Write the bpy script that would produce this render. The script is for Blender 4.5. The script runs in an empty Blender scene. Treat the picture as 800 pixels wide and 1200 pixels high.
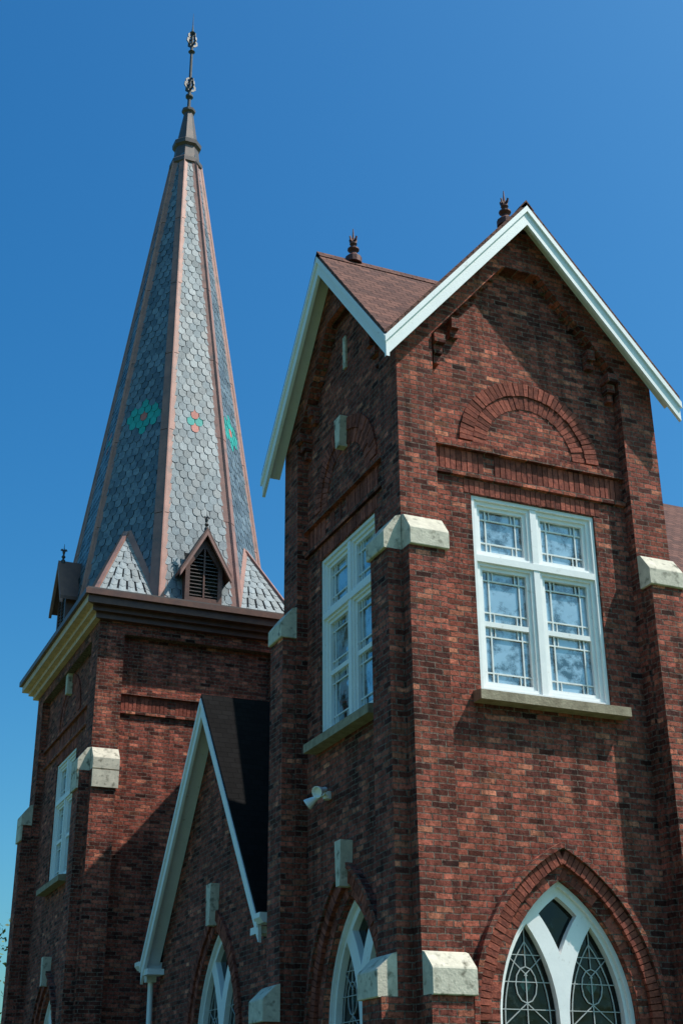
import bpy, bmesh, math, random
from mathutils import Vector, Matrix
random.seed(7)
scene=bpy.context.scene
scene.view_settings.view_transform='Standard'
scene.view_settings.look='None'
scene.view_settings.exposure=0
COL=scene.collection

# ------------------------------------------------------------------ sun / sky
SUN=Vector((.75,-.47,1.32)).normalized()
elev=math.asin(SUN.z); az=math.atan2(SUN.x,SUN.y)
w=bpy.data.worlds.new("World"); scene.world=w; w.use_nodes=True
nt=w.node_tree; bg=nt.nodes["Background"]
sky=nt.nodes.new("ShaderNodeTexSky"); sky.sky_type='NISHITA'; sky.sun_disc=False
sky.sun_elevation=elev; sky.sun_rotation=az
sky.air_density=1.15; sky.dust_density=2.8; sky.ozone_density=1.0
mx=nt.nodes.new("ShaderNodeMix"); mx.data_type='RGBA'; mx.blend_type='MULTIPLY'; mx.inputs[0].default_value=1
hs=nt.nodes.new("ShaderNodeHueSaturation"); hs.inputs["Saturation"].default_value=1.5
nt.links.new(sky.outputs[0],hs.inputs["Color"]); nt.links.new(hs.outputs[0],mx.inputs[6]); mx.inputs[7].default_value=(.55,1.06,1.16,1)
nt.links.new(mx.outputs[2],bg.inputs[0]); bg.inputs[1].default_value=.132
sl=bpy.data.lights.new("sun",'SUN'); sl.energy=5; sl.angle=math.radians(.5); sl.color=(1,.96,.89)
so=bpy.data.objects.new("sun",sl); COL.objects.link(so)
so.rotation_euler=(-SUN).to_track_quat('-Z','Y').to_euler(); so.location=(20,-20,40)

# ------------------------------------------------------------------ camera
f,pitch,roll,yaw=1579.3,.4338,-.009,.4111
cam=bpy.data.cameras.new("camera"); co=bpy.data.objects.new("camera",cam); COL.objects.link(co)
cam.sensor_fit='VERTICAL'; cam.sensor_height=24; cam.lens=24*f/1200; cam.clip_end=3000
fw=Vector((math.sin(yaw),math.cos(yaw),0)); rt=Vector((math.cos(yaw),-math.sin(yaw),0)); up=Vector((0,0,1))
d=fw*math.cos(pitch)+up*math.sin(pitch); u=up*math.cos(pitch)-fw*math.sin(pitch)
r2=rt*math.cos(roll)+u*math.sin(roll); u2=u*math.cos(roll)-rt*math.sin(roll)
M=Matrix((r2,u2,-d)).transposed().to_4x4(); M.translation=Vector((-6.846,-13.84,1.6)); co.matrix_world=M
scene.camera=co

# ------------------------------------------------------------------ material helpers
def mat(name):
    m=bpy.data.materials.new(name); m.use_nodes=True
    n=m.node_tree; return m,n,n.nodes["Principled BSDF"]
def N(n,t,**k):
    x=n.nodes.new(t)
    for a,b in k.items():
        if a.startswith('i_'): x.inputs[a[2:].replace('_',' ')].default_value=b
        else: setattr(x,a,b)
    return x
def mth(n,op,a,b=None):
    x=n.nodes.new("ShaderNodeMath"); x.operation=op
    for i,v in enumerate((a,b)):
        if v is None: continue
        if hasattr(v,'is_linked'): n.links.new(v,x.inputs[i])
        else: x.inputs[i].default_value=v
    return x.outputs[0]
def mixc(n,fac,a,b,mode='MIX'):
    x=n.nodes.new("ShaderNodeMix"); x.data_type='RGBA'; x.blend_type=mode
    for s,v in ((x.inputs[0],fac),(x.inputs[6],a),(x.inputs[7],b)):
        if hasattr(v,'is_linked'): n.links.new(v,s)
        else: s.default_value=v if not isinstance(v,tuple) else (*v,1)
    return x.outputs[2]
def ramp(n,fac,stops):
    r=n.nodes.new("ShaderNodeValToRGB"); n.links.new(fac,r.inputs[0])
    e=r.color_ramp.elements
    while len(e)<len(stops): e.new(.5)
    for i,(p,c) in enumerate(stops):
        e[i].position=p; e[i].color=(*c,1) if isinstance(c,tuple) else (c,c,c,1)
    return r.outputs[0]
def wallvec(n,slope=False):
    g=n.nodes.new("ShaderNodeNewGeometry")
    sp=n.nodes.new("ShaderNodeSeparateXYZ"); n.links.new(g.outputs["Position"],sp.inputs[0])
    sn=n.nodes.new("ShaderNodeSeparateXYZ"); n.links.new(g.outputs["True Normal"],sn.inputs[0])
    ax=mth(n,'ABSOLUTE',sn.outputs[0]); ay=mth(n,'ABSOLUTE',sn.outputs[1])
    gt=mth(n,'GREATER_THAN',ax,ay)
    a=mth(n,'MULTIPLY',sp.outputs[1],gt); b=mth(n,'MULTIPLY',sp.outputs[0],mth(n,'SUBTRACT',1,gt))
    uu=mth(n,'ADD',a,b)
    cb=n.nodes.new("ShaderNodeCombineXYZ"); n.links.new(uu,cb.inputs[0])
    z=sp.outputs[2]
    if slope: z=mth(n,'MULTIPLY',z,1.26)
    n.links.new(z,cb.inputs[1])
    return cb.outputs[0],g.outputs["Position"]
def brickmat():
    m,n,b=mat("red_brick")
    vec,pos=wallvec(n)
    nz=N(n,"ShaderNodeTexNoise",i_Scale=7.0,i_Detail=6.0,i_Roughness=.68); n.links.new(pos,nz.inputs["Vector"])
    off=n.nodes.new("ShaderNodeVectorMath"); off.operation='MULTIPLY_ADD'
    n.links.new(nz.outputs["Color"],off.inputs[0]); off.inputs[1].default_value=(.042,.036,0)
    n.links.new(vec,off.inputs[2]); v=off.outputs[0]
    def bt(shift,c1,c2,cm,ms=.0085,sm=.35):
        t=N(n,"ShaderNodeTexBrick",i_Scale=1.0,i_Mortar_Size=ms,i_Mortar_Smooth=sm,i_Bias=0.0,i_Brick_Width=.212,i_Row_Height=.0725)
        t.inputs["Color1"].default_value=(*c1,1);t.inputs["Color2"].default_value=(*c2,1);t.inputs["Mortar"].default_value=(*cm,1)
        if shift:
            a=n.nodes.new("ShaderNodeVectorMath"); a.operation='ADD'; n.links.new(v,a.inputs[0]); a.inputs[1].default_value=(.212*shift,.0725*2*shift,0)
            n.links.new(a.outputs[0],t.inputs["Vector"])
        else: n.links.new(v,t.inputs["Vector"])
        return t
    A=bt(0,(0,0,0),(1,1,1),(.5,.5,.5)); B=bt(13,(0,0,0),(1,1,1),(.5,.5,.5))
    hue=ramp(n,A.outputs["Color"],[(0,(.12,.038,.031)),(.22,(.28,.073,.052)),(.7,(.41,.105,.070)),(.92,(.48,.14,.088)),(1,(.62,.22,.13))])
    val=ramp(n,B.outputs["Color"],[(0,.28),(.18,.78),(.8,1.06),(1,1.4)])
    c=mixc(n,1.0,hue,val,'MULTIPLY')
    n1=N(n,"ShaderNodeTexNoise",i_Scale=1.1,i_Detail=9.0,i_Roughness=.72); n.links.new(pos,n1.inputs["Vector"])
    c=mixc(n,1.0,c,ramp(n,n1.outputs[0],[(.3,.48),(.5,.98),(.72,1.35)]),'MULTIPLY')
    n2=N(n,"ShaderNodeTexNoise",i_Scale=22.0,i_Detail=8.0,i_Roughness=.78); n.links.new(pos,n2.inputs["Vector"])
    c=mixc(n,1.0,c,ramp(n,n2.outputs[0],[(.34,.26),(.48,.95),(.68,1.6)]),'MULTIPLY')
    mp=N(n,"ShaderNodeMapping"); mp.inputs["Scale"].default_value=(5,5,.45); n.links.new(pos,mp.inputs[0])
    n3=N(n,"ShaderNodeTexNoise",i_Scale=1.0,i_Detail=6.0,i_Roughness=.6); n.links.new(mp.outputs[0],n3.inputs["Vector"])
    c=mixc(n,1.0,c,ramp(n,n3.outputs[0],[(.34,.38),(.53,1.0)]),'MULTIPLY')
    n5=N(n,"ShaderNodeTexNoise",i_Scale=2.3,i_Detail=9.0,i_Roughness=.75); n.links.new(pos,n5.inputs["Vector"])
    c=mixc(n,ramp(n,n5.outputs[0],[(.60,0.0),(.80,.45)]),c,(.40,.27,.20))
    mc=mixc(n,ramp(n,n2.outputs[0],[(.36,0.0),(.66,1.0)]),(.028,.022,.02),(.32,.235,.185))
    c=mixc(n,A.outputs["Fac"],c,mc)
    n.links.new(c,b.inputs["Base Color"]); b.inputs["Roughness"].default_value=.92; b.inputs["Specular IOR Level"].default_value=.2
    h=mth(n,'SUBTRACT',mth(n,'MULTIPLY',n2.outputs[0],1.1),A.outputs["Fac"])
    h=mth(n,'ADD',h,mth(n,'MULTIPLY',B.outputs["Color"],.5))
    bp=N(n,"ShaderNodeBump",i_Strength=1.0,i_Distance=.024); n.links.new(h,bp.inputs["Height"]); n.links.new(bp.outputs[0],b.inputs["Normal"])
    return m
def simple(name,c1,c2,scale=6,rough=.6,metal=0,bump=.004,island=0,spec=.5,stain=None):
    m,n,b=mat(name)
    g=n.nodes.new("ShaderNodeNewGeometry")
    n1=N(n,"ShaderNodeTexNoise",i_Scale=float(scale),i_Detail=7.0,i_Roughness=.65); n.links.new(g.outputs["Position"],n1.inputs["Vector"])
    c=mixc(n,ramp(n,n1.outputs[0],[(.3,0.0),(.7,1.0)]),c1,c2)
    if island:
        c=mixc(n,1.0,c,ramp(n,g.outputs["Random Per Island"],[(0,1-island),(1,1+island*.7)]),'MULTIPLY')
    if stain:
        n2=N(n,"ShaderNodeTexNoise",i_Scale=float(stain[1]),i_Detail=6.0); n.links.new(g.outputs["Position"],n2.inputs["Vector"])
        c=mixc(n,ramp(n,n2.outputs[0],[(stain[2],0.0),(stain[2]+.18,1.0)]),c,stain[0])
    n.links.new(c,b.inputs["Base Color"]); b.inputs["Roughness"].default_value=rough; b.inputs["Metallic"].default_value=metal
    b.inputs["Specular IOR Level"].default_value=spec
    if bump:
        n4=N(n,"ShaderNodeTexNoise",i_Scale=40.0,i_Detail=4.0); n.links.new(g.outputs["Position"],n4.inputs["Vector"])
        bp=N(n,"ShaderNodeBump",i_Strength=.7,i_Distance=bump); n.links.new(n4.outputs[0],bp.inputs["Height"]); n.links.new(bp.outputs[0],b.inputs["Normal"])
    return m
def shingle(name,c1,c2):
    m,n,b=mat(name); vec,pos=wallvec(n,True)
    t=N(n,"ShaderNodeTexBrick",i_Scale=1.0,i_Mortar_Size=.006,i_Mortar_Smooth=.2,i_Brick_Width=.2,i_Row_Height=.13)
    t.inputs["Color1"].default_value=(*c1,1);t.inputs["Color2"].default_value=(*c2,1);t.inputs["Mortar"].default_value=(c2[0]*.35,c2[1]*.35,c2[2]*.35,1)
    n.links.new(vec,t.inputs["Vector"])
    n2=N(n,"ShaderNodeTexNoise",i_Scale=60.0,i_Detail=4.0); n.links.new(pos,n2.inputs["Vector"])
    c=mixc(n,1.0,t.outputs["Color"],ramp(n,n2.outputs[0],[(.3,.6),(.7,1.3)]),'MULTIPLY')
    n.links.new(c,b.inputs["Base Color"]); b.inputs["Roughness"].default_value=.95; b.inputs["Specular IOR Level"].default_value=.15
    bp=N(n,"ShaderNodeBump",i_Strength=.8,i_Distance=.015); n.links.new(mth(n,'SUBTRACT',1,t.outputs["Fac"]),bp.inputs["Height"]); n.links.new(bp.outputs[0],b.inputs["Normal"])
    return m
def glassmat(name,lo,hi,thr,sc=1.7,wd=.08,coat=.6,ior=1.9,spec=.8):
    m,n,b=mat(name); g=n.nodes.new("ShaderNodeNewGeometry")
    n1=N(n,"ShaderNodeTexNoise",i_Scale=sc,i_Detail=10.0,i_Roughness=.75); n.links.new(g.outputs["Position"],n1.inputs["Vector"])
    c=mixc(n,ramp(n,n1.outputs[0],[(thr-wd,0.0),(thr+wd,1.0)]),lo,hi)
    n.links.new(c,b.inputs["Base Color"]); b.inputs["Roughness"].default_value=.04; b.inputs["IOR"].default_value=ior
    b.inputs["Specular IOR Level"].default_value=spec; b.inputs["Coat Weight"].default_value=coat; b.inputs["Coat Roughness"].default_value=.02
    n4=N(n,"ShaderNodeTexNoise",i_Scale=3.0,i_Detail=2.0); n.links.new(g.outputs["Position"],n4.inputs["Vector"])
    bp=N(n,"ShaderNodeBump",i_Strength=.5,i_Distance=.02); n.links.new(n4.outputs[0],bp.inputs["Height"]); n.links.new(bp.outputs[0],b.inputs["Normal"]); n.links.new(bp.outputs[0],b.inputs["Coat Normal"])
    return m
MB=brickmat()
MV=simple("arch_brick",(.13,.038,.030),(.40,.108,.068),14,.9,0,.012,.45,.2)
MS=simple("limestone",(.74,.65,.52),(.50,.44,.35),7,.85,0,.008,0,.3,((.16,.14,.10),9,.55))
MSL=simple("sill_stone",(.42,.34,.24),(.22,.17,.115),9,.9,0,.008,0,.3)
MW=simple("white_paint",(.90,.89,.87),(.82,.82,.81),5,.5,0,.0015,0,.4,((.55,.52,.46),14,.64))
MC=simple("cream_paint",(.78,.50,.32),(.52,.33,.20),6,.6,0,.002)
MSLATE=simple("slate",(.075,.105,.13),(.185,.22,.235),9,.45,0,.003,.38,.62)
MSD=simple("slate_edge",(.010,.013,.018),(.018,.022,.028),14,.85,0,0,0,.1)
MTEAL=simple("slate_teal",(.02,.30,.26),(.05,.40,.34),14,.55,0,.003,.12,.3)
MRED=simple("slate_red",(.50,.14,.11),(.60,.21,.16),14,.55,0,.003,.12,.3)
MCU=simple("copper",(.40,.205,.165),(.27,.14,.115),3,.6,.1,.002,0,.35,((.20,.13,.115),4,.54))
MCB=simple("brown_copper",(.17,.075,.05),(.09,.042,.034),5,.5,.2,.002)
MPB=simple("patinated_lead",(.09,.08,.075),(.15,.10,.085),6,.5,.4,.002)
MIR=simple("rusty_iron",(.15,.045,.035),(.06,.032,.03),12,.6,.3,.004)
MDK=simple("dark_iron",(.04,.04,.045),(.09,.08,.07),12,.5,.5,.002)
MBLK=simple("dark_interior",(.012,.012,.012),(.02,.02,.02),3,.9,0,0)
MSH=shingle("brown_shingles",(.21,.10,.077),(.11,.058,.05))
MSHD=shingle("shade_blackened_shingles",(.010,.009,.009),(.006,.005,.005))  # charcoal entrance roof, taken near black to put its shade into the colour
MG=glassmat("window_glass",(.018,.032,.026),(.30,.44,.54),.475,3.0,.06)  # green-dark and pale blue mottling paints tree and sky reflections into the colour
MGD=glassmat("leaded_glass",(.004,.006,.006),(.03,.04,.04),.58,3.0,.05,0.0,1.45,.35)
MGT=simple("stained_teal",(.01,.05,.05),(.02,.08,.07),14,.15,0,0,0,.5)
MGR=simple("stained_amber",(.14,.05,.02),(.2,.08,.03),14,.15,0,0,0,.5)
MLD=simple("lead_came",(.50,.51,.50),(.36,.37,.36),10,.5,.1,0)
MLW=simple("white_came",(.80,.82,.80),(.68,.70,.68),10,.5,0,0)

# ------------------------------------------------------------------ geometry builder
class G:
    def __init__(s): s.d={}
    def add(s,name,m,vs,fs):
        L=s.d.setdefault((name,m.name),([],[],m)); o=len(L[0])
        L[0].extend([tuple(v) for v in vs]); L[1].extend([tuple(i+o for i in q) for q in fs])
g=G()
def FR(ox,oy): return lambda u,z,d:(ox+u,oy-d,z)
def FL(ox,oy): return lambda u,z,d:(ox-d,oy+u,z)
BOXF=[(0,1,2,3),(7,6,5,4),(0,4,5,1),(1,5,6,2),(2,6,7,3),(3,7,4,0)]
def box(name,m,F,u0,u1,z0,z1,d0,d1):
    g.add(name,m,[F(a,b,c) for c in (d0,d1) for a,b in ((u0,z0),(u1,z0),(u1,z1),(u0,z1))],BOXF)
def prism(name,m,A,B):
    k=len(A); fs=[tuple(range(k)),tuple(range(2*k-1,k-1,-1))]+[(i,k+i,k+(i+1)%k,(i+1)%k) for i in range(k)]
    g.add(name,m,list(A)+list(B),fs)
def profile(name,m,F,u0,u1,pts):   # pts (d,z)
    prism(name,m,[F(u0,z,d) for d,z in pts],[F(u1,z,d) for d,z in pts])
def plate(name,m,F,loops,d0,d1):
    cu=bpy.data.curves.new("tmp",'CURVE'); cu.dimensions='2D'; cu.fill_mode='BOTH'; cu.extrude=(d1-d0)/2
    for L in loops:
        s=cu.splines.new('POLY'); s.points.add(len(L)-1)
        for p,(a,b) in zip(s.points,L): p.co=(a,b,0,1)
        s.use_cyclic_u=True
    ob=bpy.data.objects.new("tmp",cu); COL.objects.link(ob)
    dg=bpy.context.evaluated_depsgraph_get(); me=bpy.data.meshes.new_from_object(ob.evaluated_get(dg))
    vs=[F(v.co.x,v.co.y,v.co.z+(d0+d1)/2) for v in me.vertices]; fs=[tuple(p.vertices) for p in me.polygons]
    g.add(name,m,vs,fs)
    bpy.data.objects.remove(ob); bpy.data.meshes.remove(me); bpy.data.curves.remove(cu)
def strip2(name,m,F,p,q,wd,d0,d1):
    dx,dz=q[0]-p[0],q[1]-p[1]; L=math.hypot(dx,dz); nx,nz=-dz/L*wd/2,dx/L*wd/2
    P=[(p[0]+nx,p[1]+nz),(q[0]+nx,q[1]+nz),(q[0]-nx,q[1]-nz),(p[0]-nx,p[1]-nz)]
    prism(name,m,[F(a,b,d0) for a,b in P],[F(a,b,d1) for a,b in P])
def lathe(name,m,c,prof,seg=12,axis=None):
    vs=[];fs=[]
    for r,z in prof:
        for i in range(seg):
            a=2*math.pi*i/seg; vs.append((c[0]+r*math.cos(a),c[1]+r*math.sin(a),c[2]+z))
    for k in range(len(prof)-1):
        for i in range(seg):
            j=(i+1)%seg; fs.append((k*seg+i,k*seg+j,(k+1)*seg+j,(k+1)*seg+i))
    fs.append(tuple(range(seg-1,-1,-1))); fs.append(tuple((len(prof)-1)*seg+i for i in range(seg)))
    g.add(name,m,vs,fs)
def parch(c,hw,zs,zb,n=12,R=None):
    R=R or 2*hw
    cx=c-hw+R; th=math.acos((R-hw)/R)
    pts=[(c-hw,zb)]
    left=[(cx-R*math.cos(th*i/n),zs+R*math.sin(th*i/n)) for i in range(n+1)]
    right=[(2*c-x,z) for x,z in reversed(left[:-1])]
    return pts+left+right+[(c+hw,zb)]
def offarch(c,hw,zs,zb,t,n=12,R=None):
    R=R or 2*hw; return parch(c,hw+t,zs,zb,n,R+t)
def voussoirs(name,F,cx,cz,r0,r1,a0,a1,d0,d1,step=.078):
    rm=(r0+r1)/2; k=max(3,round(abs(a1-a0)*rm/step)); da=(a1-a0)/k; gap=.011/rm
    for i in range(k):
        A=a0+da*i+gap/2+random.uniform(-.1,.1)*gap; B=a0+da*(i+1)-gap/2
        jd=random.uniform(-.006,.006); jr=random.uniform(-.006,.006)
        P=[(cx+r*math.cos(t),cz+r*math.sin(t)) for r,t in ((r0+jr,A),(r1+jr,A),(r1+jr,B),(r0+jr,B))]
        prism(name,MV,[F(x,z,d0) for x,z in P],[F(x,z,d1+jd) for x,z in P])
def pring(name,F,c,hw,zs,t0,t1,d0,d1):
    R=2*hw; th=math.acos((R-hw)/(R+ (t0+t1)/2))
    voussoirs(name,F,c+hw,zs,R+t0,R+t1,math.pi-th,math.pi,d0,d1)
    voussoirs(name,F,c-hw,zs,R+t0,R+t1,0,th,d0,d1)

# ------------------------------------------------------------------ windows
def rect_window(pre,F,u0,u1,z0,z1,dw):
    n=pre+"_frame"; c=(u0+u1)/2; H=z1-z0
    zt=z0+H*.67
    fr=.105; ml=.09
    holes=[]
    for a,b in ((u0+fr,c-ml),(c+ml,u1-fr)):
        holes.append([(a,z0+fr),(b,z0+fr),(b,zt-.085),(a,zt-.085)])
        holes.append([(a,zt+.085),(b,zt+.085),(b,z1-fr),(a,z1-fr)])
    plate(n,MW,F,[[(u0,z0),(u1,z0),(u1,z1),(u0,z1)]]+holes,dw-.10,dw)
    plate(n,MW,F,[[(u0+.001,z0+.001),(u1-.001,z0+.001),(u1-.001,z1-.001),(u0+.001,z1-.001)],[(u0+.05,z0+.05),(u1-.05,z0+.05),(u1-.05,z1-.05),(u0+.05,z1-.05)]],dw+.001,dw+.035)
    box(n,MW,F,u0+.051,u1-.051,zt-.045,zt+.045,dw+.001,dw+.035)
    box(n,MW,F,c-.045,c+.045,z0+.052,zt-.047,dw+.001,dw+.025); box(n,MW,F,c-.045,c+.045,zt+.047,z1-.052,dw+.001,dw+.025)
    for hi,h in enumerate(holes):
        a,b,za,zb=h[0][0],h[1][0],h[0][1],h[2][1]
        e=.05
        plate(pre+"_sash",MW,F,[h,[(a+e,za+e),(b-e,za+e),(b-e,zb-e),(a+e,zb-e)]],dw-.085,dw-.03)
        panes=[(a+e,b-e,za+e,zb-e)]
        if hi%2==0:
            zm=(za+zb)/2+.02
            box(pre+"_sash",MW,F,a+e,b-e,zm-.033,zm+.033,dw-.083,dw-.035)
            panes=[(a+e,b-e,za+e,zm-.033),(a+e,b-e,zm+.033,zb-e)]
        for (p,q,r,s) in panes:
            k=min(.13,(s-r)*.27)
            for x in (p+.10,q-.10): box(pre+"_cames",MLW,F,x-.009,x+.009,r,s,dw-.075,dw-.058)
            for z in ((r+k),(s-k)): box(pre+"_cames",MLW,F,p,q,z-.009,z+.009,dw-.076,dw-.059)
            for x in (p+.16,q-.16): box(pre+"_cames",MLW,F,x-.006,x+.006,r,r+k,dw-.074,dw-.06); box(pre+"_cames",MLW,F,x-.006,x+.006,s-k,s,dw-.074,dw-.06)
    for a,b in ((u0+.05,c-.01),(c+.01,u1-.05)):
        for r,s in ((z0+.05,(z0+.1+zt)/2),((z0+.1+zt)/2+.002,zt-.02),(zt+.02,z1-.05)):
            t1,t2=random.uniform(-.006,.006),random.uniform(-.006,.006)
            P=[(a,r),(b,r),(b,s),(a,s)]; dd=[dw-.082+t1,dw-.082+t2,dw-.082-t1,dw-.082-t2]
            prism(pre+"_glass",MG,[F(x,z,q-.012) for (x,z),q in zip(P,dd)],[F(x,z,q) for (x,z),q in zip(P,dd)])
    profile(pre+"_sill",MSL,F,u0-.12,u1+.16,[(dw-.1,z0+.0),(dw+.26,z0-.05),(dw+.26,z0-.17),(dw-.1,z0-.17)])

def pointed_window(pre,F,c,hw,zs,zb,dw):
    out=parch(c,hw,zs,zb)
    def cross(R1,R2):
        X=-(R1*R1-R2*R2+3*hw*hw)/(6*hw); return X,math.sqrt(R1*R1-(X-hw)**2)
    def arc(cx,R,xa,za,xb,zb_,n=9):
        a0=math.atan2(za,xa-cx); a1=math.atan2(zb_,xb-cx)
        return [(cx+R*math.cos(a0+(a1-a0)*i/n),R*math.sin(a0+(a1-a0)*i/n)) for i in range(n+1)]
    R1,R2=2*hw-.10,2*hw-.065
    X,Z=cross(R1,R2)
    LA=arc(hw,R1,hw-R1,0,X,Z); RA=arc(-2*hw,R2,X,Z,-2*hw+R2,0)
    lan=[(hw-R1,zb+.1-zs)]+LA+RA[1:]+[(-2*hw+R2,zb+.1-zs)]
    left=[(c+x,zs+z) for x,z in lan]; right=[(c-x,zs+z) for x,z in lan]
    K1,K2=2*hw-.15,2*hw+.15
    KX,KZ=cross(K1,K2)
    zb_=math.sqrt(K2*K2-4*hw*hw); zt_=math.sqrt(K1*K1-hw*hw)
    kl=arc(-2*hw,K2,0,zb_,KX,KZ,6)+arc(hw,K1,KX,KZ,0,zt_,6)[1:]
    kite=[(c+x,zs+z) for x,z in kl]+[(c-x,zs+z) for x,z in reversed(kl[1:-1])]
    plate(pre+"_tracery",MW,F,[out,left,right,kite],dw-.12,dw)
    plate(pre+"_tracery",MW,F,[out,parch(c,hw-.055,zs,zb+.08,12,2*hw-.055)],dw+.001,dw+.05)
    cc0=(hw-R1-2*hw+R2)/2
    for sgn in (1,-1):
        cc=c+sgn*cc0; wq=((-2*hw+R2)-(hw-R1))/2; top=zs+Z; tx=c+sgn*X
        L=pre+"_lead"
        def shr(P,k=.82): 
            mx_,mz_=cc0*.6+X*.4,.2
            return [(mx_+(x-mx_)*k,mz_+(z-mz_)*k) for x,z in P]
        S=[(c+sgn*x,zs+z) for x,z in shr(lan,.78)]
        for i in range(len(S)-1): strip2(L,MLD,F,S[i],S[i+1],.012,dw-.086,dw-.072)
        box(L,MLD,F,cc-.006,cc+.006,zb+.1,zs+.55,dw-.085,dw-.071)
        z=zb+.3
        while z<zs+.9:
            box(L,MLD,F,cc-wq-.05,cc+wq+.05,z-.005,z+.005,dw-.0845,dw-.0705); z+=.3
        mz=zs+.42
        P=[(cc+.14*math.cos(t*math.pi/6),mz+.2*math.sin(t*math.pi/6)) for t in range(13)]
        for i in range(12): strip2(L,MLD,F,P[i],P[i+1],.012,dw-.084,dw-.07)
        strip2(L,MLD,F,(cc,mz+.2),(tx,top),.01,dw-.083,dw-.069)
        strip2(L,MLD,F,(cc-wq,mz+.45),(cc+.02,mz+.1),.01,dw-.0855,dw-.0715); strip2(L,MLD,F,(cc+wq,mz+.45),(cc-.02,mz+.1),.01,dw-.0865,dw-.0725)
        strip2(L,MLD,F,(cc-wq,mz-.5),(cc,mz-.2),.01,dw-.087,dw-.073); strip2(L,MLD,F,(cc+wq,mz-.5),(cc,mz-.2),.01,dw-.0875,dw-.0735)
        for (qx,qz,qw,qh,mm) in ((cc,mz,.075,.10,MGT),(cc,mz-.62,.06,.08,MGR),(tx*.5+cc*.5,top-.32,.035,.06,MGR)):
            P=[(qx-qw,qz),(qx,qz-qh),(qx+qw,qz),(qx,qz+qh)]
            prism(pre+"_coloured_quarries",mm,[F(x,z,dw-.0895) for x,z in P],[F(x,z,dw-.0882) for x,z in P])
    plate(pre+"_glass",MGD,F,[parch(c,hw-.03,zs,zb+.03)],dw-.11,dw-.09)

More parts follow.
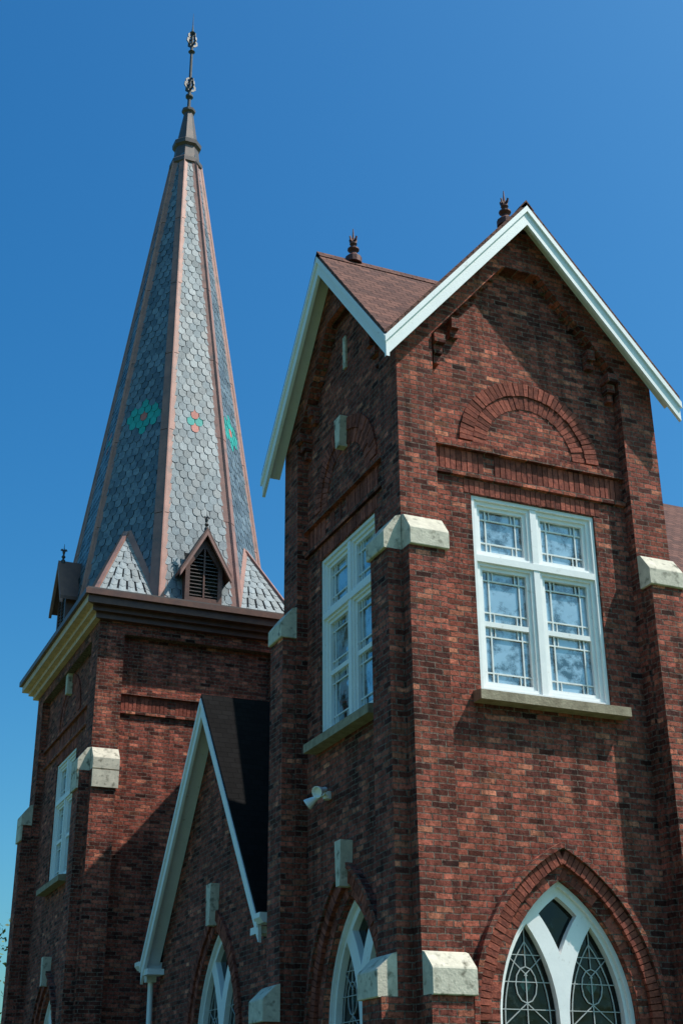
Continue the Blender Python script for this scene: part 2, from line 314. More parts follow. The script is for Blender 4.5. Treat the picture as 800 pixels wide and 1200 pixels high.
# ------------------------------------------------------------------ tower facade
RECESS=.17
def facade(pre,F,W,ze,zp,gable,arch=True,window=True,lower=True,u_start=0,key=False,pw=.54,zlo=0.,caps=(True,True),wc=None,ww=1.9):
    R=RECESS; c=W/2; wc=wc or c
    slope=(zp-ze)/(W/2) if gable else 0
    z0w,z1w=6.58,9.27
    if gable:
        outer=[(u_start,zlo),(W,zlo),(W,ze),(c,zp),(u_start,ze+u_start*slope)]
        zz=ze+pw*slope-.55; zk=zz+(c-pw-.3)*slope
        top=[(W-pw,zz),(c+.3,zk),(c-.3,zk),(pw,zz)]
    else:
        outer=[(u_start,zlo),(W,zlo),(W,ze),(u_start,ze)]
        zz=ze-.35; top=[(W-pw,zz),(pw,zz)]
    hole=[(pw,.4),(W-pw,.4)]+top
    plate(pre+"_walls",MB,F,[outer,hole],-.33,0)
    if gable:
        pan=[(pw-.1,.3),(W-pw+.1,.3),(W-pw+.1,ze-.1),(c,zp-.25),(pw-.1,ze-.1)]
    else: pan=[(pw-.1,.3),(W-pw+.1,.3),(W-pw+.1,ze-.1),(pw-.1,ze-.1)]
    loops=[pan]
    if window: loops.append([(wc-ww/2,z0w),(wc+ww/2,z0w),(wc+ww/2,z1w),(wc-ww/2,z1w)])
    if lower: loops.append(parch(wc,.93,2.75,1.0))
    plate(pre+"_walls",MB,F,loops,-.45,-R)
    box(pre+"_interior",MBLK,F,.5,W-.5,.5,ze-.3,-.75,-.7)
    if gable:
        z0=top[0][1]
        for s in (-1,1):
            for k,(ha,hb,pj,wdt) in enumerate(((-.40,-.27,-.08,.09),(-.265,-.13,-.03,.13),(-.125,.01,.045,.17))):
                m=c+s*(c-pw-.11)
                box(pre+"_corbels",MB,F,m-wdt/2,m+wdt/2,z0+ha,z0+hb,-R+.002,pj)
            m=c+s*(c-pw-.40)
            for k,(ha,hb,pj) in enumerate(((-.24,-.12,-.08),(-.115,.05,-.02))):
                box(pre+"_corbels",MB,F,m-.06,m+.06,z0+.32+ha,z0+.32+hb,-R+.002,pj)
        L=math.hypot(1,slope); q=.75
        while q<(c-pw-.35)*L:
            for s in (-1,1):
                x=c+s*(c-pw-q/L); zc=zz+q/L*slope
                box(pre+"_raking_course",MB,F,x-.035,x+.035,zc-.05,zc+.06,-R+.002,-R+.06)
            q+=.23
    for (a,b,e) in ((9.90,9.975,.07),(9.975,10.035,.035),(9.50,9.565,.05)):
        box(pre+"_string_course",MB,F,pw+.002,W-pw-.002,a,b,-R+.001,-R+e)
    x=pw+.05
    while x<W-pw-.1:
        box(pre+"_string_course",MV,F,x,x+.07,9.575,9.89,-R+.001,-R+random.uniform(.0,.008)+.006); x+=.083 if random.random()<.88 else .25
    if arch:
        voussoirs(pre+"_blind_arch",F,wc,10.04,.68,.88,0.02,math.pi-.02,-R-.02,-R+.012)
        voussoirs(pre+"_blind_arch",F,wc,10.04,.89,1.09,0.02,math.pi-.02,-R-.02,-R+.03)
        if key: 
            P=((wc-.07,10.68),(wc+.07,10.68),(wc+.11,11.16),(wc-.11,11.16))
            prism(pre+"_keystone",MS,[F(x,z,-R) for x,z in P],[F(x,z,-R+.13) for x,z in P])
    if window:
        rect_window(pre+"_window",F,wc-ww/2+.004,wc+ww/2-.004,z0w+.003,z1w-.003,-R-.06)
        x=wc-ww/2-.1
        while x<wc+ww/2+.05:
            box(pre+"_lintel",MV,F,x,x+.066,z1w+.012,z1w+.205,-R-.02,-R+.004+random.uniform(0,.006)); x+=.078
    if lower:
        pring(pre+"_lower_arch",F,wc,.93,2.75,.004,.135,-R-.1,-R+.0)
        pring(pre+"_lower_arch",F,wc,.93,2.75,.145,.30,-R-.02,-R+.06)
        plate(pre+"_lower_arch",MB,F,[offarch(wc,.93,2.75,1.6,.375),offarch(wc,.93,2.75,1.55,.31)],-R-.02,-R+.10)
        pointed_window(pre+"_pointed_window",F,wc,.925,2.75,1.1,-R-.14)
        if key:
            P=((wc-.06,4.45),(wc+.06,4.45),(wc+.1,5.02),(wc-.1,5.02))
            prism(pre+"_keystone",MS,[F(x,z,-R) for x,z in P],[F(x,z,-R+.17) for x,z in P])
    for side,on in zip((0,1),caps):
        if not on: continue
        a,b=(0.0,.5) if side==0 else (W-.5,W)
        ca,cb=(a+.002,b+.04) if side==0 else (a-.04,b-.002)
        p1,p2=.20,.40
        box(pre+"_buttress",MB,F,a,b,zlo,8.221,.001,p1)
        box(pre+"_buttress",MB,F,a+.001,b-.001,zlo,2.96,p1+.001,p2)
        profile(pre+"_buttress_cap",MS,F,ca,cb,[(.002,8.70),(.07,8.68),(p1+.035,8.46),(p1+.045,8.44),(p1+.045,8.23),(p1+.035,8.22),(.002,8.22)])
        profile(pre+"_buttress_cap",MS,F,ca,cb,[(p1+.002,3.42),(p1+.06,3.40),(p2+.03,3.24),(p2+.04,3.22),(p2+.04,2.96),(p2+.03,2.95),(p1+.002,2.95)])

# ================================================================== FRONT TOWER
W=4.08; ZE,ZP=11.42,13.84; O=.28
R1=FR(0,0); L1=FL(0,0)
facade("front_tower_south",R1,W,ZE,ZP,True,wc=2.07)
facade("front_tower_west",L1,W,ZE,ZP,True,u_start=.33,key=True,wc=2.09)
box("front_tower_back_walls",MB,R1,W-.32,W-.003,0,ZE,-W+.01,-.34)
box("front_tower_back_walls",MB,R1,.34,W-.33,0,ZE,-W+.005,-W+.35)
prism("front_tower_back_walls",MB,[(x,W-.02,z) for x,z in ((0.01,ZE),(W-.01,ZE),(W/2,ZP-.02))],[(x,W-.3,z) for x,z in ((0.01,ZE),(W-.01,ZE),(W/2,ZP-.02))])
prism("front_tower_back_walls",MB,[(W-.02,y,z) for y,z in ((0.01,ZE),(W-.01,ZE),(W/2,ZP-.02))],[(W-.3,y,z) for y,z in ((0.01,ZE),(W-.01,ZE),(W/2,ZP-.02))])
box("front_tower_slit_vent",MS,L1,W/2-.05,W/2+.05,12.0,12.55,-RECESS,-RECESS+.03)
slope=(ZP-ZE)/(W/2); zt=ZP+.12; cc=W/2
zt_e=zt-slope*(cc+O)
def tri(name,m,A,B,C,th):
    dn=Vector((0,0,-th)); P=[Vector(A),Vector(B),Vector(C)]
    prism(name,m,P,[p+dn for p in P])
E=.02
for sx_ in (-1,1):
    for sy_ in (-1,1):
        X=-O if sx_<0 else W+O; Y=-O if sy_<0 else W+O
        tri("front_tower_roof",MSH,(cc,Y+sy_*E,zt),(X,Y+sy_*E,zt_e),(cc,cc,zt),.07)
        tri("front_tower_roof",MSH,(X+sx_*E,cc,zt),(X+sx_*E,Y,zt_e),(cc,cc,zt),.0705)
prism("front_tower_ridge",MSH,[(cc-.12,-O-.02,zt-.12),(cc,-O-.02,zt+.035),(cc+.12,-O-.02,zt-.12)],[(cc-.12,W+O,zt-.12),(cc,W+O,zt+.035),(cc+.12,W+O,zt-.12)])
prism("front_tower_ridge",MSH,[(-O-.02,cc-.12,zt-.12),(-O-.02,cc,zt+.034),(-O-.02,cc+.12,zt-.12)],[(W+O,cc-.12,zt-.12),(W+O,cc,zt+.034),(W+O,cc+.12,zt-.12)])
def rake(pre,F,c,half,zpk,sl,d0,d1,h,m=MW,ext=0):
    for s in (-1,1):
        A=[(c,zpk),(c+s*half,zpk-sl*half),(c+s*half,zpk-sl*half-h),(c,zpk-h)]
        prism(pre,m,[F(x,z,d0) for x,z in A],[F(x,z,d1) for x,z in A])
for F in (R1,L1):
    rake("front_tower_bargeboard",F,cc,cc+O-.001,zt-.072,slope,O-.05,O,.32)
    rake("front_tower_bargeboard",F,cc,cc+O+.02,zt-.071,slope,O+.001,O+.03,.10)
    rake("front_tower_soffit",F,cc,cc+O-.052,zt-.075,slope,.004,O-.052,.05)
def finial(x,y,z,s=1.0):
    n="roof_finials"
    lathe(n,MIR,(x,y,z),[(.12*s,-.08),(.12*s,.02),(.09*s,.05),(.05*s,.1),(.045*s,.13),(.085*s,.17),(.085*s,.19),(.035*s,.215),(.03*s,.25),(.055*s,.285),(.03*s,.32),(.018*s,.36),(.006,.58)],12)
    for k in range(4):
        a=k*math.pi/2+.4; dx,dy=math.cos(a),math.sin(a)
        P=[(.02,.32),(.07,.34),(.085,.40),(.06,.42),(.055,.39),(.02,.365)]
        prism(n,MIR,[(x+dx*p-dy*.008,y+dy*p+dx*.008,z+q) for p,q in P],[(x+dx*p+dy*.008,y+dy*p-dx*.008,z+q) for p,q in P])
finial(cc,.30,zt+.05,1.1); finial(.32,cc,zt+.05,1.1)

# ================================================================== SPIRE TOWER
TX,TY=-.92,12.35; TW=4.35; TD=6.1
R2=FR(TX,TY); L2=FL(TX,TY); ZC=11.5
facade("spire_tower_south",R2,TW,ZC,ZC,False,window=False,lower=False,arch=False)
facade("spire_tower_west",L2,TD,ZC,ZC,False,u_start=.33,key=True,pw=.62,wc=3.1)
for F,Wd in ((R2,TW),(L2,TD)):
    for a,b in ((0,.54),(Wd-.54,Wd)):
        box("spire_tower_cap_block",MS,F,a+.003,b-.003,7.86,8.205,.205,.245)
box("spire_tower_back_walls",MB,R2,TW-.32,TW-.003,0,ZC,-TD+.01,-.34)
box("spire_tower_back_walls",MB,R2,.34,TW-.33,0,ZC,-TD+.005,-TD+.35)
def ring(name,m,x0,x1,y0,y1,z0,z1,t=.5):
    B=[(x0,y0),(x1,y0),(x1,y1),(x0,y1)]; I=[(x0+t,y0+t),(x1-t,y0+t),(x1-t,y1-t),(x0+t,y1-t)]
    for i in range(4):
        j=(i+1)%4
        P=[B[i],B[j],I[j],I[i]]
        mm=m[i] if isinstance(m,list) else m
        prism(name,mm,[(a,b,z0) for a,b in P],[(a,b,z1) for a,b in P])
x0,x1,y0,y1=TX,TX+TW,TY,TY+TD
ring("spire_tower_cornice",[MCB,MC,MC,MC],x0-.12,x1+.12,y0-.12,y1+.12,11.40,11.52,.4)
ring("spire_tower_cornice",[MCB,MC,MC,MC],x0-.22,x1+.22,y0-.22,y1+.22,11.521,11.63,.5)
ring("spire_tower_cornice",[MCB,MC,MC,MC],x0-.36,x1+.36,y0-.36,y1+.36,11.631,11.79,.6)
ring("spire_tower_gutter",MCB,x0-.43,x1+.43,y0-.43,y1+.43,11.791,11.91,.6)
CX,CY=1.24,TY+TD/2-.1; AX,AY=2.25,2.8; ZB=12.0; ZTOP=26.1; TR=.34
SX_,SYh=.9,1.12
def oct_at(z,grow=0):
    t=(z-ZB)/(ZTOP-ZB); ax=AX*(1-t)+TR*t+grow; ay=AY*(1-t)+TR*t+grow; s=SX_*(1-t)+TR*.414*t; s2=SYh*(1-t)+TR*.414*t
    return [Vector((CX+a,CY+b,z)) for a,b in ((-s,-ay),(s,-ay),(ax,-s2),(ax,s2),(s,ay),(-s,ay),(-ax,s2),(-ax,-s2))]
b0=oct_at(ZB); t0=oct_at(ZTOP)
g.add("spire_backing",MSD,b0+t0,[(i,(i+1)%8,8+(i+1)%8,8+i) for i in range(8)])
def slates(name,P0,P1,Q0,Q1,out,flower=None,cols=None,rad=1.6,row=.2,wd=.2):
    e=(P1-P0); Wb=e.length; e.normalize(); mid=(P0+P1)/2; tm=(Q0+Q1)/2; s=(tm-mid); H=s.length; s.normalize()
    n=e.cross(s).normalized()
    if n.dot(out)<0: n=-n
    Wt=(Q1-Q0).length; k=0; v=0
    shape=[(-.5,1.45),(-.5,.42),(-.36,.13),(0,0),(.36,.13),(.5,.42),(.5,1.45)]
    while v<H-.05:
        hw=(Wb*(1-v/H)+Wt*(v/H))/2
        off=.5 if k%2 else 0
        m=int(hw/wd)+2
        for j in range(-m,m+1):
            x=(j+off)*wd
            if abs(x)>hw+wd*.35: continue
            vs=[]; jit=random.uniform(.0,.008); tw=random.uniform(-.006,.006); jy=random.uniform(-.010,.010)
            for a,b in shape:
                xx=x+a*wd*.91; yy=v+b*row+(jy if b<.5 else 0)
                lim=(Wb*(1-max(0,min(1,yy/H)))+Wt*max(0,min(1,yy/H)))/2
                xx=max(-lim,min(lim,xx)); h=.016+(.006+jit)*(1-b/1.45)+tw*a
                vs.append(mid+e*xx+s*yy+n*h)
            mm=MSLATE
            if flower:
                rr=math.hypot(x,v-flower)
                if rr<wd*.6: mm=cols[0]
                elif rr<wd*rad: mm=cols[1]
            g.add(name,mm,vs,[tuple(range(7))] )
            vs2=vs[1:6]+[p-n*.03 for p in vs[1:6]]
            g.add(name+"_edges",MSD,vs2,[(i,i+1,6+i,5+i) for i in range(4)])
        v+=row; k+=1
for i in range(8):
    j=(i+1)%8
    out=((b0[i]+b0[j])/2-Vector((CX,CY,ZB)))
    fl=5.0 if i%2==0 else 5.2
    cols=(MTEAL,MRED) if i%2==0 else (MRED,MTEAL)
    slates("spire_slates",b0[i],b0[j],t0[i],t0[j],out,fl,cols,1.2 if i%2==0 else 2.1)
def bar3(name,m,A,B,outA,outB,w0,w1,th,side):
    P=[];Q=[]
    for s,k in ((-1,0),(0,1),(1,0)):
        P.append(A+outA*(th*.5 if k==0 else th)+side*(s*w0)-outA*(.0 if k else w0*.42))
        Q.append(B+outB*(th*.5 if k==0 else th)+side*(s*w1)-outB*(.0 if k else w1*.42))
    P+= [P[2]-outA*.04,P[1]-outA*.06,P[0]-outA*.04]; Q+=[Q[2]-outB*.04,Q[1]-outB*.06,Q[0]-outB*.04]
    prism(name,m,P,Q)
for i in range(8):
    A,B=b0[i],t0[i]; o=(A-Vector((CX,CY,ZB))); o.z=0; o.normalize(); side=Vector((-o.y,o.x,0))
    K=6
    for k in range(K):
        a_,b_=k/K,(k+1)/K-.001; wA=.22+(.14-.22)*a_; wB=.22+(.14-.22)*b_
        bar3("spire_copper_hips",MCU,A.lerp(B,a_),A.lerp(B,b_)-o*.006,o,o,wA,wB,.055,side)
    bar3("spire_copper_hips",MCU,A+o*.03,B+o*.03,o,o,.03,.025,.055,side)
box("spire_tower_lead_flat",MPB,R2,-.4,TW+.4,11.87,11.95,-TD-.4,.4)
for i,(sx_,sy_) in ((7,(-1,-1)),(1,(1,-1)),(3,(1,1)),(5,(-1,1))):
    A,B=b0[i],b0[(i+1)%8]
    C=Vector((CX+sx_*(AX+.05),CY+sy_*(AY+.05),ZB))
    zA=14.0; oc=oct_at(zA); T=(oc[i]+oc[(i+1)%8])/2+Vector((sx_,sy_,0)).normalized()*.03
    for P,Q in ((A,C),(C,B)):
        o=Vector((P.x+Q.x-2*CX,P.y+Q.y-2*CY,0))
        g.add("broach_backing",MSD,[P,Q,T],[(0,1,2)])
        nn=(Q-P).cross(T-P).normalized()
        if nn.dot(o)<0: nn=-nn
        v=0;H=(T-(P+Q)/2).length;row=.2
        while v<H-.1:
            t=v/H; L0=P.lerp(T,t); L1_=Q.lerp(T,t); t2=min(1,(v+row*1.4)/H); M0=P.lerp(T,t2); M1=Q.lerp(T,t2)
            wdt=(L1_-L0).length; nn_=max(1,round(wdt/.2)); 
            for q in range(nn_):
                a,b=q/nn_,(q+1)/nn_
                p1=L0.lerp(L1_,a+.02)+nn*.02; p2=L0.lerp(L1_,b-.02)+nn*.02; pm=L0.lerp(L1_,(a+b)/2)+nn*.023
                dn=(pm-T).normalized()*.05
                g.add("spire_slates",MSLATE,[p1,pm+dn,p2,M0.lerp(M1,b-.02)+nn*.012,M0.lerp(M1,a+.02)+nn*.012],[(0,1,2,3,4)])
                g.add("spire_slates_edges",MSD,[p1,pm+dn,p2,p2-nn*.02,pm+dn-nn*.02,p1-nn*.02],[(0,1,4,5),(1,2,3,4)])
            v+=row
    def cbar(P,Q,w_=.08):
        dd=(Q-P).normalized(); o=Vector((P.x+Q.x-2*CX,P.y+Q.y-2*CY,.8)).normalized(); s_=dd.cross(o).normalized(); o=s_.cross(dd).normalized()
        if o.dot(Vector((sx_,sy_,.3)))<0:o=-o
        a=[P+s_*w_+o*.045,P-s_*w_+o*.045,P-s_*w_-o*.05,P+s_*w_-o*.05]; b=[Q+s_*w_+o*.045,Q-s_*w_+o*.045,Q-s_*w_-o*.05,Q+s_*w_-o*.05]
        prism("broach_copper",MCU,a,b)
    cbar(A,T,.10);cbar(B,T,.10);cbar(C,T,.045)
for i in range(8):
    A,B=b0[i],b0[(i+1)%8]; o=((A+B)/2-Vector((CX,CY,ZB))).normalized()
    prism("spire_base_flashing",MCU,[A+o*.03,B+o*.03,B+o*.03+Vector((0,0,.1)),A+o*.03+Vector((0,0,.1))],[A+o*.08-Vector((0,0,.04)),B+o*.08-Vector((0,0,.04)),B+o*.08+Vector((0,0,.06)),A+o*.08+Vector((0,0,.06))])
def dormer(F):
    w2=.42; zb=12.0; ze=12.95; zp=13.72; d1=.28; d0=-.7
    plate("spire_dormer_walls",MCB,F,[[(-w2,zb),(w2,zb),(w2,ze),(0,zp-.05),(-w2,ze)],[(-w2+.1,zb+.2),(w2-.1,zb+.2),(w2-.1,ze-.03),(0,zp-.32),(-w2+.1,ze-.03)]],d1-.08,d1)
    box("spire_dormer_walls",MCB,F,-w2,-w2+.05,zb,ze,d0,d1-.081); box("spire_dormer_walls",MCB,F,w2-.05,w2,zb,ze,d0,d1-.081)
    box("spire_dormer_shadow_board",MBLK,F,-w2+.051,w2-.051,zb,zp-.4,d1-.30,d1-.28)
    z=zb+.22
    while z<zp-.4:
        hw=w2-.1 if z<ze else (w2-.1)*(zp-.32-z)/(zp-.32-ze)
        if hw>.03: profile("spire_dormer_louvres",MPB,F,-hw,hw,[(d1-.09,z),(d1-.015,z-.045),(d1-.015,z-.06),(d1-.09,z-.018)])
        z+=.085
    box("spire_dormer_louvres",MCB,F,-.018,.018,zb+.2,zp-.33,d1-.02,d1+.004)
    sl=(zp-ze)/w2
    for s in (-1,1):
        e=.16; A=[(0,zp+.1),(s*(w2+e),ze-e*sl+.1),(s*(w2+e),ze-e*sl+.02),(0,zp+.0)]
        prism("spire_dormer_roof",MCB,[F(x,z,d0) for x,z in A],[F(x,z,d1+.16) for x,z in A])
        A=[(0,zp+.02),(s*(w2+e),ze-e*sl+.02),(s*(w2+e),ze-e*sl-.07),(0,zp-.09)]
        prism("spire_dormer_roof",MCU,[F(x,z,d1+.10) for x,z in A],[F(x,z,d1+.165) for x,z in A])
    box("spire_dormer_base",MCB,F,-w2-.08,w2+.08,zb-.04,zb+.07,d0,d1+.08)
    p=F(0,zp+.08,d1+.05)
    lathe("spire_dormer_finials",MDK,p,[(.05,-.05),(.05,.03),(.02,.07),(.05,.12),(.02,.17),(.035,.24),(.012,.29),(.004,.45)],10)
    p=F(0,zp+.36,d1+.05)
    for k in range(2):
        a=k*math.pi/2
        g.add("spire_dormer_finials",MDK,[(p[0]+math.cos(a)*q,p[1]+math.sin(a)*q,p[2]+z) for q,z in ((-.09,0),(-.05,.05),(0,.02),(.05,.05),(.09,0),(0,-.04))],[(0,1,2,3,4,5)])
dormer(lambda u,z,d:(CX+u+.05,CY-AY+.12-d,z))
dormer(lambda u,z,d:(CX-AX+.12-d,CY+u,z))
dormer(lambda u,z,d:(CX+AX-.12+d,CY+u,z))
def octl(name,m,prof):
    vs=[]
    for r,z in prof:
        for i in range(8):
            a=math.pi/8+i*math.pi/4; vs.append((CX+r*math.cos(a),CY+r*math.sin(a),z))
    fs=[(q*8+i,q*8+(i+1)%8,(q+1)*8+(i+1)%8,(q+1)*8+i) for q in range(len(prof)-1) for i in range(8)]
    fs.append(tuple((len(prof)-1)*8+i for i in range(8))); fs.append(tuple(range(7,-1,-1)))
    g.add(name,m,vs,fs)
octl("spire_cap",MPB,[(.40,25.95),(.46,26.0),(.46,26.12),(.40,26.2),(.37,26.22),(.33,26.62),(.40,26.68),(.41,26.8),(.33,26.88),(.29,26.9),(.13,27.95),(.19,28.0),(.2,28.07),(.10,28.16),(.05,28.2)])
lathe("spire_finial",MDK,(CX,CY,0),[(.05,28.1),(.05,28.5),(.11,28.56),(.11,28.62),(.045,28.7),(.04,30.2),(.1,30.26),(.045,30.34),(.035,30.9),(.09,30.98),(.03,31.06),(.012,31.3),(.004,31.75)],10)
def scroll(z,s,n):
    for k in range(4):
        a=k*math.pi/2+.35; dx,dy=math.cos(a),math.sin(a)
        P=[(.02,-.16),(.10,-.13),(.2,-.02),(.19,.1),(.12,.13),(.08,.07),(.13,.05),(.13,-.02),(.07,-.07),(.02,-.07)]
        P=[(p*abs(s),q*s) for p,q in P]
        prism(n,MDK,[(CX+dx*p-dy*.015,CY+dy*p+dx*.015,z+q) for p,q in P],[(CX+dx*p+dy*.015,CY+dy*p-dx*.015,z+q) for p,q in P])
scroll(28.95,1,"spire_finial"); scroll(29.15,-.8,"spire_finial"); scroll(30.62,.95,"spire_finial"); scroll(30.85,-.8,"spire_finial")

# ================================================================== ENTRANCE GABLE
EX=.35; LE=FL(EX,0); ec=8.12; eh=2.75; ez=4.85; ep=8.55
esl=(ep-ez)/eh
wall=[(4.2,0),(12.3,0),(12.3,ez-.9),(ec+eh+.25,ez-.9),(ec+eh,ez-.0),(ec,ep),(ec-eh,ez),(ec-eh-.25,ez-.9),(4.2,ez-.9)]
ew=7.95
plate("entrance_walls",MB,LE,[wall,parch(ew,1.12,2.75,1.0)],-.35,0)
pring("entrance_arch",LE,ew,1.12,2.75,.004,.14,-.1,.01); pring("entrance_arch",LE,ew,1.12,2.75,.15,.30,-.02,.05)
pointed_window("entrance_pointed_window",LE,ew,1.115,2.75,1.1,-.13)
P=((ew-.08,4.74),(ew+.08,4.74),(ew+.13,5.4),(ew-.13,5.4)); prism("entrance_keystone",MS,[LE(x,z,-.01) for x,z in P],[LE(x,z,.15) for x,z in P])
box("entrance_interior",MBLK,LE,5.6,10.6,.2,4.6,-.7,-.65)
box("entrance_body",MB,LE,5.42,10.82,0,ez-.05,-2.5,-.36)
box("entrance_body",MB,LE,4.2,12.3,0,ez-.95,-2.5,-.37)
e2=.34; zt2=ep+.14; EXT=.33
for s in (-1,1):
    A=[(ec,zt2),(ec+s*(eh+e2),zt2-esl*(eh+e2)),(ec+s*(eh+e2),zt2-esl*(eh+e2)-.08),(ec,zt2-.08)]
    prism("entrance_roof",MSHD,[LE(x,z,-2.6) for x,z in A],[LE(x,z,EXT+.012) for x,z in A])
rake("entrance_bargeboard",LE,ec,eh+e2-.002,zt2-.082,esl,EXT-.05,EXT,.33)
rake("entrance_bargeboard",LE,ec,eh+e2+.01,zt2-.081,esl,EXT+.001,EXT+.03,.11)
rake("entrance_soffit",LE,ec,eh+e2-.03,zt2-.1,esl,.003,EXT-.052,.05)
zf=zt2-esl*(eh+e2)
for s in (-1,1):
    a=ec+s*(eh+e2-.05); b=ec+s*(eh+e2+.22); 
    profile("entrance_gutter",MW,LE,min(a,b),max(a,b),[(-2.5,zf-.02),(EXT+.06,zf-.02),(EXT+.06,zf-.09),(EXT+.0,zf-.16),(-2.5,zf-.16)])
    a=ec+s*(eh-.05); b=ec+s*(eh+e2-.06)
    profile("entrance_eave_return",MW,LE,min(a,b),max(a,b),[(.004,zf-.17),(EXT-.02,zf-.17),(EXT-.02,zf-.27),(.004,zf-.27)])
lathe("downspout",MW,(EX-.1,ec+eh+e2+.12,0),[(.05,.1),(.05,zf-.3)],10)
box("downspout",MW,LE,ec+eh+e2+.03,ec+eh+e2+.2,zf-.36,zf-.15,.02,.2)

# ================================================================== NAVE
xn=2.95; nc=8.25; ny0,ny1=4.3,12.3; nze,nzr=10.7,14.35
box("nave_walls",MB,R1,xn+.1,30,0,nze-.1,-12.25,-4.3)
for s,yy in ((-1,ny0-.35),(1,ny1)):
    e_=nze-(nzr-nze)/(4.0)*(.35 if s<0 else 0)
    A=[(xn,nc,nzr),(xn,yy,e_),(xn,yy,e_-.12),(xn,nc,nzr-.12)]
    prism("nave_roof",MSH,[(W+.35 if s<0 else x,y,z) for x,y,z in A],[(31,y,z) for _,y,z in A])
A=[(xn,nc,nzr),(xn,ny0,nze),(xn,ny0,nze-.12),(xn,nc,nzr-.12)]
prism("nave_roof",MSH,A,[(W+.349,y,z) for _,y,z in A])
prism("nave_gable",MB,[(xn+.12,4.31,nze-.2),(xn+.12,12.24,nze-.2),(xn+.12,nc,nzr-.15)],[(xn+.4,4.31,nze-.2),(xn+.4,12.24,nze-.2),(xn+.4,nc,nzr-.15)])
box("nave_gutter",MW,R1,W+.36,31,10.2,10.32,-ny0+.36,-ny0+.48)

# ------------------------------------------------------------------ emit church
church=bpy.data.objects.new("brick_church",None); COL.objects.link(church)
for (name,mn),(vs,fs,m) in g.d.items():
    me=bpy.data.meshes.new(name); me.from_pydata(vs,[],fs); me.materials.append(m); me.update()
    bm=bmesh.new(); bm.from_mesh(me); bmesh.ops.recalc_face_normals(bm,faces=bm.faces); bm.to_mesh(me); bm.free()
    o=bpy.data.objects.new(name,me); o.parent=church; COL.objects.link(o)

# ------------------------------------------------------------------ security light
g=G(); root=bpy.data.objects.new("security_light",None); COL.objects.link(root)
sy0,sz0=2.72,5.74; X0=RECESS
lathe("junction_box",MW,(X0-.04,sy0,sz0),[(.06,-.05),(.06,.05)],14)
def lamp(c,dirv):
    dirv=Vector(dirv).normalized(); q=dirv.to_track_quat('Z','Y')
    prof=[(.02,-.1),(.035,-.08),(.04,0),(.075,.10),(.08,.13),(.07,.13),(.05,.09)]
    vs=[];fs=[];seg=14
    for r,z in prof:
        for i in range(seg):
            a=2*math.pi*i/seg; vs.append(Vector(c)+q@Vector((r*math.cos(a),r*math.sin(a),z)))
    for k in range(len(prof)-1):
        for i in range(seg): fs.append((k*seg+i,k*seg+(i+1)%seg,(k+1)*seg+(i+1)%seg,(k+1)*seg+i))
    fs.append(tuple(range(seg))); fs.append(tuple((len(prof)-1)*seg+i for i in range(seg)))
    g.add("lamp_heads",MW,vs,fs)
lamp((X0-.17,sy0+.13,sz0-.03),(-.7,.5,-.6)); lamp((X0-.17,sy0-.13,sz0+.03),(-.8,-.5,-.35))
box("arm",MW,FL(X0,0),sy0-.13,sy0+.13,sz0-.015,sz0+.015,.09,.13)
for (name,mn),(vs,fs,m) in g.d.items():
    me=bpy.data.meshes.new(name); me.from_pydata(vs,[],fs); me.materials.append(m)
    o=bpy.data.objects.new(name,me); o.parent=root; COL.objects.link(o)

# ------------------------------------------------------------------ ground
mg=simple("grass",(.05,.085,.025),(.09,.12,.04),1.5,.95,0,.02)
me=bpy.data.meshes.new("ground"); me.from_pydata([(-900,-900,0),(900,-900,0),(900,900,0),(-900,900,0)],[],[(0,1,2,3)]); me.materials.append(mg)
o=bpy.data.objects.new("ground",me); COL.objects.link(o)

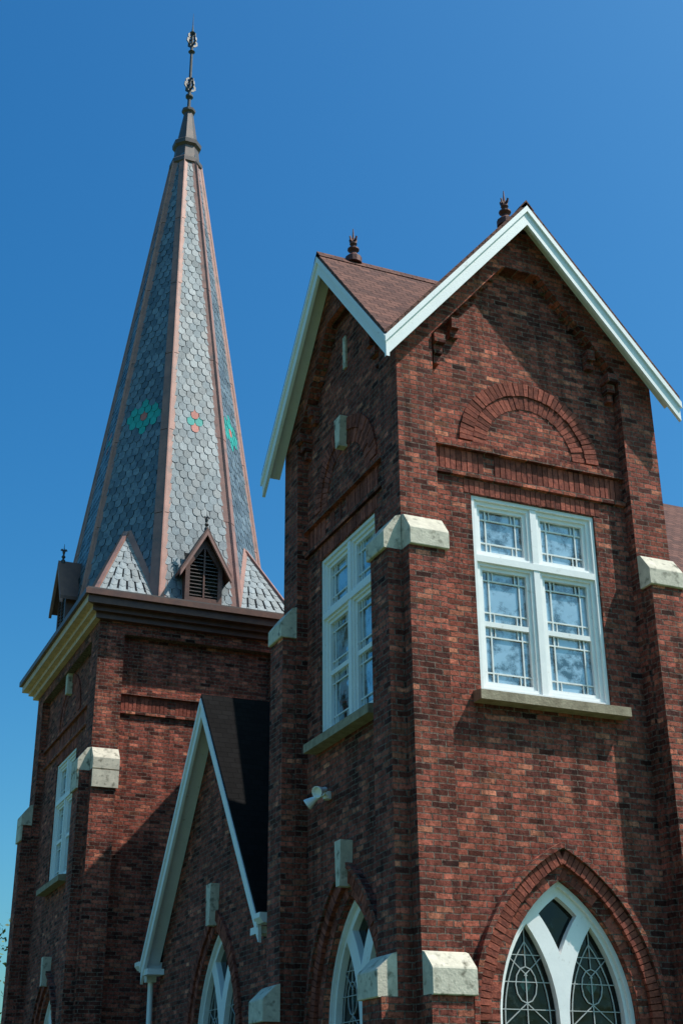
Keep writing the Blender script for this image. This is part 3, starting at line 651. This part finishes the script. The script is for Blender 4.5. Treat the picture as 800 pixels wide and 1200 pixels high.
# ------------------------------------------------------------------ trees
mbk=simple("bark",(.10,.07,.05),(.17,.13,.10),8,.95,0,.01)
mlf=simple("leaves",(.05,.09,.02),(.12,.16,.05),3,.7,0,0,.4)
def tree(x,y,h,r,nl,seed):
    rnd=random.Random(seed)
    root=bpy.data.objects.new("tree",None); COL.objects.link(root)
    vs=[];fs=[]
    def limb(A,B,r0,r1,seg=8):
        A=Vector(A);B=Vector(B);q=(B-A).to_track_quat('Z','Y');o=len(vs)
        for P,r_ in ((A,r0),(B,r1)):
            for i in range(seg):
                a=2*math.pi*i/seg; vs.append(P+q@Vector((r_*math.cos(a),r_*math.sin(a),0)))
        for i in range(seg): fs.append((o+i,o+(i+1)%seg,o+seg+(i+1)%seg,o+seg+i))
    limb((x,y,0),(x+.1,y,h*.35),.3,.22); limb((x+.1,y,h*.35),(x,y+.2,h*.8),.22,.06)
    cl=[]
    for k in range(16):
        a=rnd.uniform(0,6.28); z0=h*rnd.uniform(.3,.7); rr=r*rnd.uniform(.4,.95); z1=z0+rnd.uniform(.4,1.8)
        B=(x+rr*math.cos(a),y+rr*math.sin(a),min(z1,h*.95)); limb((x+.05,y+.05,z0),B,.09,.02); cl.append(B)
    cl+= [(x+rnd.gauss(0,r*.35),y+rnd.gauss(0,r*.35),h*rnd.uniform(.55,.95)) for _ in range(14)]
    me=bpy.data.meshes.new("trunk"); me.from_pydata(vs,[],fs); me.materials.append(mbk); o=bpy.data.objects.new("trunk",me); o.parent=root; COL.objects.link(o)
    V=[];Fc=[]
    for k in range(nl):
        c=rnd.choice(cl); s=r*.24
        p=Vector((rnd.gauss(c[0],s),rnd.gauss(c[1],s),rnd.gauss(c[2],s*.8)))
        a=Vector((rnd.gauss(0,1),rnd.gauss(0,1),rnd.gauss(0,1))).normalized(); b=a.cross(Vector((rnd.gauss(0,1),rnd.gauss(0,1),rnd.gauss(0,1)))).normalized(); q=rnd.uniform(.06,.11)
        o_=len(V); V+= [p-a*q,p+b*q*.5,p+a*q,p-b*q*.5]; Fc.append((o_,o_+1,o_+2,o_+3))
    me=bpy.data.meshes.new("crown"); me.from_pydata(V,[],Fc); me.materials.append(mlf); o=bpy.data.objects.new("crown",me); o.parent=root; COL.objects.link(o)
tree(-1.9,33.0,8.9,3.2,9000,3)
